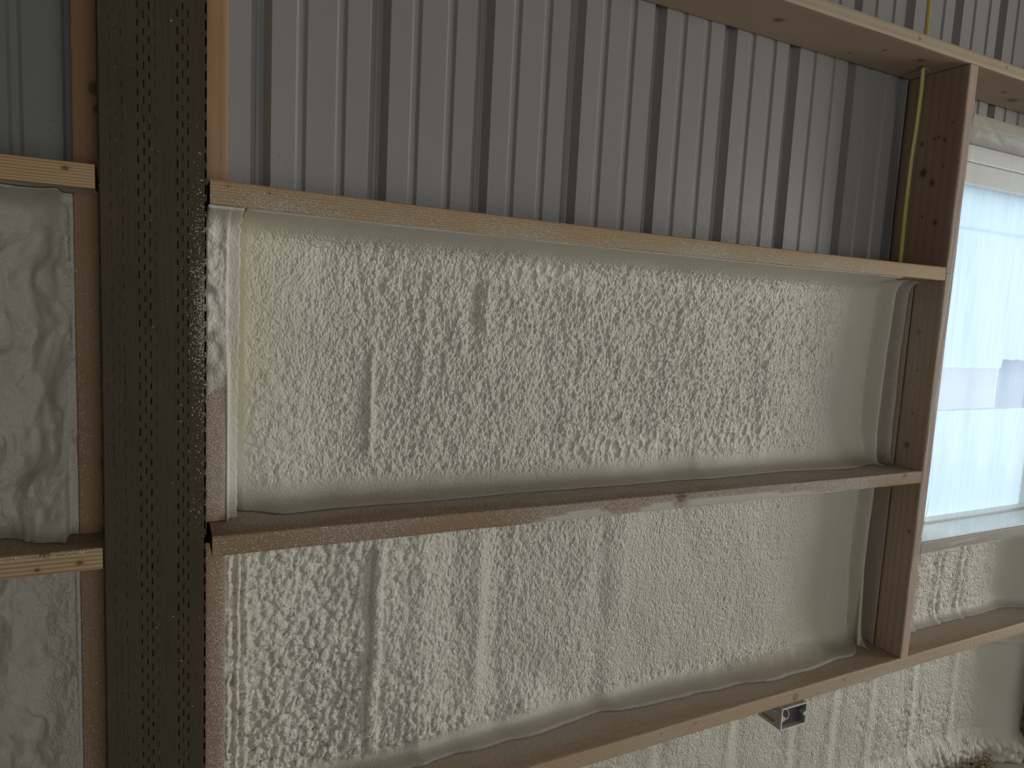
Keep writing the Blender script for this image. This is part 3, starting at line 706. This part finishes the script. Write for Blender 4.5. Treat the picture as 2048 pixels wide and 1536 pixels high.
def foam_R(X, Z):
    zt, zb = -.6905, t4t(X)
    out = .045+.008*(fbm(X*5, Z*5, 73)-.5)*2
    sm = ss(2.70, 2.78, X)
    for cx, sg in ((2.26, 1), (2.53, -1), (2.40, 1)): out += (.006*bump(X-.05*Z, cx+.04, .014)-.005*bump(X-.05*Z, cx+.065, .012))*ss(-.72, -.78, Z)
    k = ss(.0, .02, zt-Z)*ss(.004, .03, Z-zb)
    h = rough(X, Z, .25+.4*ss(-.9, -1.0, Z), .95, 1., 170)*k*(1-sm)
    o = out+h+.060*ss(2.74, 2.92, X)
    o += .10*np.exp(-np.clip(zt-Z, 0, 1)/.010)*.6 + .035*np.exp(-(Z-zb)/.015)
    Y = np.clip(YB-o, .02, YB-.008)
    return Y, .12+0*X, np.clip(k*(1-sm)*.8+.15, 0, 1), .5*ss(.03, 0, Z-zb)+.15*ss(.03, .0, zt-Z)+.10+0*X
foam('spray_foam', dense(WX0+.0, 2.924, .0045), dense(-1.013, -.692, .0040), foam_R, FM, 'small grey-cream foam panel under the window sill', t4t, lambda x: -.6905+0*x)

def foam_left(zt, zb, seed, lower):
    def f(X, Z):
        tsl = zt-Z
        n = fbm(X*7, Z*4, seed); n2 = fbm(X*18+n*2, Z*11, seed+3)
        out = .055+.032*(n-.5)*2+.026*(n2-.5)*2
        fold = fbm(X*13+1.2*n2, Z*7, seed+8); out += .008*(1-np.abs(fold*2-1)*3).clip(0, 1)
        # lumpy face turning forward by the strip
        up = bump(X, -.150+.012*(fbm(Z*8, X*0, seed+4)-.5)*2, .018)
        out += .030*ss(-.200, -.128, X)*(.75+.5*fbm(X*30, Z*18, seed+9))
        out += .008*up*(fbm(X*60, Z*40, seed+2))
        gr = .5*patch(X, Z, -.175, -.335, .05, .07)+bump(X, -.133, .007)+.5*ss(-.19, -.24, X)
        if lower: gr = bump(X, -.15, .03)+.3
        h = (.0035*blobs(X/.010, Z/.012, seed+5)+.0016*(vn(X/.004, Z/.005, seed)-.5)*2)*np.clip(gr, 0, 1)
        h += .0035*(fbm(X*70, Z*50, seed+6)-.5)*2
        if not lower: out += .025*patch(X, Z, -.165, -.345, .045, .05)
        o = out+h
        o += .075*np.exp(-np.clip(tsl, 0, 1)/.012)*(0 if lower else 1) + .035*np.exp(-(Z-zb)/.02)
        cap = .101 - .0
        o = np.where(X > -.14, np.minimum(o, cap-.0*X), o)
        o = np.where(X > -.132, np.maximum(o, .094), o)
        Y = np.clip(YB-o, .02, YB-.01)
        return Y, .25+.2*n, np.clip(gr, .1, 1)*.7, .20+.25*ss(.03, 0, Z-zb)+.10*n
    return f
lx = np.concatenate([dense(LX0, -.62, .03), dense(-.61, -.34, .006), dense(-.337, -.126, .0019)])
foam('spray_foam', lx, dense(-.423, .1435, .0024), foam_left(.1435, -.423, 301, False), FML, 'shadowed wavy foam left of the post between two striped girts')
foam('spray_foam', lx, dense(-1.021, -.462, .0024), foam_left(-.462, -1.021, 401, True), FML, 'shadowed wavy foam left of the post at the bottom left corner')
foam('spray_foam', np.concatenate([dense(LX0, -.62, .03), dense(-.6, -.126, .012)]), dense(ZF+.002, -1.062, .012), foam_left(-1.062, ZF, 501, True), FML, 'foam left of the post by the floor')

# ------------------------------------------------------------------ window, sheets, plastic film
def film_mat(name, tr, col, gloss_r, refl=.12, bumpd=.0, haze=0.):
    m = bpy.data.materials.new(name); m.use_nodes = True; nt = m.node_tree; nt.nodes.clear(); g = N(nt)
    out = g.n('ShaderNodeOutputMaterial'); co = g.obj()
    t = g.n('ShaderNodeBsdfTransparent'); t.inputs[0].default_value = (.97, .975, .98, 1)
    d0 = g.n('ShaderNodeBsdfTranslucent'); d0.inputs[0].default_value = col
    d1 = g.n('ShaderNodeBsdfDiffuse'); d1.inputs[0].default_value = col
    d = g.n('ShaderNodeMixShader'); d.inputs[0].default_value = haze; nt.links.new(d0.outputs[0], d.inputs[1]); nt.links.new(d1.outputs[0], d.inputs[2])
    gl = g.n('ShaderNodeBsdfGlossy'); gl.inputs['Roughness'].default_value = gloss_r; gl.inputs[0].default_value = (1, 1, 1, 1)
    m1 = g.n('ShaderNodeMixShader'); nt.links.new(t.outputs[0], m1.inputs[1]); nt.links.new(d.outputs[0], m1.inputs[2])
    streak = g.noise(g.mapping(co, scale=(1, 1, .07)), 70., 3., .6)
    g.set(m1, 0, g.mapr(streak, .35, .75, 1-tr-.04, 1-tr+.05))
    fr = g.n('ShaderNodeFresnel'); fr.inputs[0].default_value = 1.45
    m2 = g.n('ShaderNodeMixShader'); nt.links.new(m1.outputs[0], m2.inputs[1]); nt.links.new(gl.outputs[0], m2.inputs[2])
    g.set(m2, 0, g.math('MULTIPLY', fr.outputs[0], refl*8))
    if bumpd:
        nb = g.bump(g.noise(g.mapping(co, scale=(1, 1, .12)), 40., 2.), bumpd)
        nt.links.new(nb, gl.inputs['Normal']); nt.links.new(nb, fr.inputs['Normal'])
    nt.links.new(m2.outputs[0], out.inputs[0]); return m
vinyl = simple_mat('white vinyl', (0.78, 0.77, 0.72, 1), .35, .5)
win = tag(empty('window_1', ((WX0+WX1)/2, .15, WZ0)), kind='structure')
fy0, fy1 = .118, .185
box('window_frame', WX0+.004, WX0+.050, fy0, fy1, WZ0+.002, WZ1-.002, vinyl, win, .002)
box('window_frame', WX1-.050, WX1-.004, fy0, fy1, WZ0+.002, WZ1-.002, vinyl, win, .002)
box('window_frame', WX0+.050, WX1-.050, fy0, fy1, WZ1-.052, WZ1-.002, vinyl, win, .002)
box('window_frame', WX0+.050, WX1-.050, fy0+.01, fy1, WZ1-.118, WZ1-.053, vinyl, win, .002)
box('window_frame', WX0+.050, WX1-.050, fy0, fy1, WZ0+.002, WZ0+.014, vinyl, win, .002)
box('bright_sill_strip', WX0+.001, WX1-.001, .004, fy0, WZ0+.0005, WZ0+.0045, vinyl, win, .001)  # white strip added so the sill top looks lit by the window
glassm = film_mat('window glass', .985, (.9, .95, 1, 1), .02, .003)
box('window_pane', WX0+.048, WX1-.048, .160, .164, WZ0+.013, WZ1-.117, glassm, win)
sheetm = film_mat('translucent white sheet', .05, (0.84, 0.94, 0.97, 1), .3, .01)
def paper(name, x0, x1, z0f, z1f, y, label):
    xs = dense(x0, x1, .01); n = len(xs)
    V = [(x, y, z0f(x)) for x in xs]+[(x, y, z1f(x)) for x in xs]
    F = [(i, i+1, n+i+1, n+i) for i in range(n-1)]
    o = mesh_obj(name, V, F, sheetm, win, smooth=False); o['label'] = label; return o
paper('window_covering', WX0+.05, WX1-.05, lambda x: -.131+.0015*math.sin(x*90)+(.030 if x > 2.645 else 0), lambda x: .335, .150, 'upper translucent white sheet with a stepped lower edge')
paper('window_covering', WX0+.05, WX1-.05, lambda x: .325, lambda x: .459, .1535, 'short bluish sheet across the top of the pane')
paper('window_covering', 2.309, WX1-.05, lambda x: WZ0+.013, lambda x: -.277-.001*math.sin(x*40), .150, 'lower translucent white sheet')

def plastic_film():
    x0, x1, z0, z1 = 2.030, 2.960, -.692, .606
    xs = np.concatenate([dense(x0, 2.14, .003), dense(2.145, x1, .006)]); zs = np.concatenate([dense(z0, -.55, .004), dense(-.544, .45, .008), dense(.455, z1, .003)])
    X, Z = np.meshgrid(xs, zs)
    y = -.0028 + 0*X
    # fixed on the stud and boards, slack between with pulled wrinkles
    wr = np.zeros_like(X)
    for (cx, cz, ang, ln, wd, a) in ((2.10, .592, -.25, .06, .0045, .006), (2.17, .585, -.45, .09, .005, .008), (2.30, .590, -.2, .07, .005, .007), (2.36, .596, -.3, .10, .005, .007),
                                    (2.045, -.1, 1.50, .30, .0035, .005), (2.052, -.35, 1.62, .16, .004, .006), (2.047, .30, 1.55, .2, .003, .004), (2.055, -.58, 1.4, .10, .004, .008), (2.045, -.64, 1.9, .06, .004, .006), (2.2, -.676, .06, .07, .0035, .005), (2.3, -.672, .02, .05, .003, .004), (2.06, .45, 1.45, .12, .004, .005)):
        u = (X-cx)*math.cos(ang)+(Z-cz)*math.sin(ang); v = -(X-cx)*math.sin(ang)+(Z-cz)*math.cos(ang)
        wr += a*np.exp(-(u/ln)**2-(v/wd)**2)
    y = y - wr - .0012*fbm(X*30, Z*8, 3)
    mid = ss(2.072, 2.11, X)*ss(2.94, 2.88, X)*ss(.575, .54, Z)*ss(-.655, -.62, Z)
    y = y + mid*(.004+.0016*np.sin(X*38+Z*6+3*fbm(X*6, Z*2, 5))+.0008*fbm(X*50, Z*3, 9))
    Xo = X + np.where(X < 2.031, .006*(fbm(Z*7, X*0, 4)), 0)
    V = np.stack([Xo, y, Z], -1).reshape(-1, 3); n = len(xs); m = len(zs)
    i = np.arange(m-1)[:, None]*n; j = np.arange(n-1)[None, :]
    F = np.stack([i+j, i+j+1, i+n+j+1, i+n+j], -1).reshape(-1, 4)
    o = mesh_obj('plastic_film', V, F, film_mat('clear poly film', .80, (.9, .92, .95, 1), .14, .008, .0006, .65))
    return tag(o, 'clear wrinkled plastic film fastened over the window and stud edge', 'plastic film')
plastic_film()

# ------------------------------------------------------------------ yellow cable
def ribbon(name, pts, wd, th, mat, parent=None, nrm=(0, -1, 0), sub=8):
    P = [Vector(p) for p in pts]; Q = []
    for i in range(len(P)-1):
        a = P[max(0, i-1)]; b = P[i]; c = P[i+1]; d = P[min(len(P)-1, i+2)]
        for k in range(sub):
            t = k/sub
            Q.append(.5*((2*b)+(c-a)*t+(2*a-5*b+4*c-d)*t*t+(3*b-a-3*c+d)*t**3))
    Q.append(P[-1]); V = []; F = []; ns = 12
    for i, q in enumerate(Q):
        T = (Q[min(i+1, len(Q)-1)]-Q[max(i-1, 0)]).normalized(); Nn = Vector(nrm); B = T.cross(Nn).normalized(); Nn = B.cross(T).normalized()
        for k in range(ns):
            a = 2*math.pi*k/ns; c = math.cos(a); s_ = math.sin(a)
            V.append(q + B*(wd/2*math.copysign(abs(c)**.7, c)) + Nn*(th/2*math.copysign(abs(s_)**.7, s_)))
    for i in range(len(Q)-1):
        for k in range(ns): F.append((i*ns+k, i*ns+(k+1) % ns, (i+1)*ns+(k+1) % ns, (i+1)*ns+k))
    F.append(tuple(range(ns))[::-1]); F.append(tuple((len(Q)-1)*ns+k for k in range(ns)))
    return mesh_obj(name, [tuple(v) for v in V], F, mat, parent, sharp=60)
yel = simple_mat('yellow cable jacket', (0.54, 0.43, 0.11, 1), .4, .45)
cab = tag(empty('electrical_cable', (1.99, .12, -1.02)), 'thin yellow cable hanging beside the knotty stud from a hole in the top girt', 'cable')
ribbon('cable_jacket', [(1.972, .106, 1.35), (1.970, .104, 1.05), (1.968, .100, .85), (1.965, .097, .77), (1.965, .096, .742), (1.975, .101, .69), (1.990, .113, .60), (2.002, .126, .50), (2.009, .132, .42), (2.010, .133, .33), (2.006, .129, .25), (2.000, .124, .196), (1.992, .118, .178)], .0125, .0055, yel, cab, nrm=(-.45, -.9, 0))
fcoat = simple_mat('foam coated cable', (0.62, 0.60, 0.45, 1), .45, .4, 60., .12, .0008)
cc = ribbon('foam_coated_cable', [(1.985, .140, -.462), (1.988, .137, -.60), (1.991, .131, -.75), (1.989, .122, -.90), (1.984, .112, -1.0), (1.982, .109, -1.018)], .013, .010, fcoat, cab)
cc['label'] = 'lower run of the cable coated in pale foam'
# splinters round the drilled hole
for q in range(5):
    a = q*1.3; x = 1.965+.009*math.cos(a); y = .096+.009*math.sin(a)
    V, F = box_vf(-.0007, .0007, -.0007, .0007, -.016, 0)
    rot = Matrix.Rotation(.5*math.sin(a*2), 3, 'X') @ Matrix.Rotation(.5*math.cos(a*3), 3, 'Y')
    V = [tuple(rot @ Vector(v) + Vector((x, y, .7395))) for v in V]
    if q == 0: SV, SF = [], []
    SF += [tuple(i+len(SV) for i in f) for f in F]; SV += V
spl = mesh_obj('wood_splinters', SV, SF, simple_mat('pale splinter', (.55, .42, .26, 1)), cab, smooth=False); spl['label'] = 'pale splinters round the drilled hole'; spl['kind'] = 'stuff'
topm = [o for o in bpy.data.objects if o.name.startswith('wood_girt')]

# ------------------------------------------------------------------ outlet box under the lowest girt
def outlet():
    x0, x1, z1, z0 = 1.520, 1.617, -1.0625, -1.125
    yF, yB = -.012, .070
    wh = simple_mat('dusty white plastic', (0.60, 0.58, 0.52, 1), .45, .4, 60., .15)
    rim = simple_mat('white plastic rim', (0.78, 0.77, 0.74, 1), .4, .4)
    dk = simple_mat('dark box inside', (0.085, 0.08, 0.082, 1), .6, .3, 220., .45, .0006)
    root = tag(empty('outlet_box', ((x0+x1)/2, .03, z0)), 'small open white outlet box hanging under the lowest girt', 'electrical box')
    t = .0028
    boxes('box_body', [(x0, x1, yF+.004, yB, z0, z0+t), (x0, x1, yF+.004, yB, z1-t, z1), (x0, x0+t, yF+.004, yB, z0+t, z1-t), (x1-t, x1, yF+.004, yB, z0+t, z1-t), (x0+t, x1-t, yB-t, yB, z0+t, z1-t)], wh, root)
    boxes('box_rim', [(x0-.001, x1+.001, yF, yF+.004, z0-.001, z0+t), (x0-.001, x1+.001, yF, yF+.004, z1-t, z1+.001), (x0-.001, x0+t, yF, yF+.004, z0+t, z1-t), (x1-t, x1+.001, yF, yF+.004, z0+t, z1-t)], rim, root)
    box('box_shade_plate', x0+t, x1-t, yF+.014, yF+.016, z0+t, z1-t, dk, root)  # dark plate near the mouth stands in for the shaded hollow inside
    zc = (z0+z1)/2
    for s in (-1, 1):
        xe = x0+t if s < 0 else x1-t
        V = []; F = []; ns = 14
        cx = xe - s*.004
        for yy in (yF, yF+.014):
            for k in range(ns):
                a = 2*math.pi*k/ns; V.append((cx+.0058*math.cos(a), yy, zc+.0058*math.sin(a)))
            for k in range(ns):
                a = 2*math.pi*k/ns; V.append((cx+.0018*math.cos(a), yy, zc+.0018*math.sin(a)))
        for k in range(ns):
            k2 = (k+1) % ns
            F += [(k, k2, ns+k2, ns+k), (2*ns+k2, 2*ns+k, 3*ns+k, 3*ns+k2), (k2, k, 2*ns+k, 2*ns+k2), (ns+k, ns+k2, 3*ns+k2, 3*ns+k)]
        mesh_obj('screw_ear', V, F, rim, root, smooth=False)
    ribbon('box_wire', [(x0+.012, yF+.012, zc+.004), (x0+.024, yF+.004, zc-.002), (x0+.030, yF+.003, zc+.010), (x0+.028, yF+.010, zc+.022)], .0022, .0022, rim, root, sub=5)
    ribbon('box_wire', [(x0+.006, yF+.012, zc-.002), (x0+.016, yF+.006, zc-.006), (x0+.030, yF+.005, zc-.004)], .0018, .0018, rim, root, sub=5)
    box('mounting_rib', x0-.006, x0, .010, .055, z1-.018, z1-.012, wh, root); box('mounting_rib', x0-.006, x0, .010, .055, z0+.010, z0+.014, wh, root)
    nail = simple_mat('steel nail', (.35, .33, .31, 1), .4, .5, metal=.8)
    for xx in (x0+.016, x1-.020):
        ribbon('nail', [(xx, yF+.0035, z1+.001), (xx+.001, yF-.0015+.004, z1+.007)], .0022, .0022, nail, root, sub=2)
outlet()
pen = simple_mat('pencil', (.12, .09, .07, 1), .7, .2)
mk = ribbon('pencil_mark', [(1.575, -.0006, -1.056), (1.573, -.0006, -1.046), (1.577, -.0006, -1.037), (1.583, -.0006, -1.036), (1.588, -.0006, -1.043), (1.584, -.0006, -1.052), (1.577, -.0006, -1.050), (1.581, -.0006, -1.042)], .0009, .0006, pen, None, sub=6)
tag(mk, 'looped pencil mark drawn on the lowest girt above the outlet box', 'mark')

# crumbs of foam along the floor by the right post
def crumbs():
    V = []; F = []
    for q in range(420):
        x = 2.15+.62*R3.random()**.6; y = .088-.10*R3.random()**1.5; z = ZF+.001+R3.random()**2*.035*(1 if y > .04 else .2)
        r = R3.uniform(.003, .010); n = len(V)
        for s in ((1,0,0), (-1,0,0), (0,1,0), (0,-1,0), (0,0,1), (0,0,-1)):
            V.append((x+s[0]*r*R3.uniform(.7, 1.2), y+s[1]*r*R3.uniform(.7, 1.2), z+r*.6+s[2]*r*R3.uniform(.6, 1.1)))
        for a, b, c in ((0,2,4), (2,1,4), (1,3,4), (3,0,4), (2,0,5), (1,2,5), (3,1,5), (0,3,5)): F.append((n+a, n+b, n+c))
    o = mesh_obj('foam_crumbs', V, F, simple_mat('yellowed foam crumb', (.42, .36, .22, 1), .7, .3), smooth=False)
    tag(o, 'yellowed foam crumbs scattered along the floor at bottom right', 'debris', kind='stuff')
crumbs()
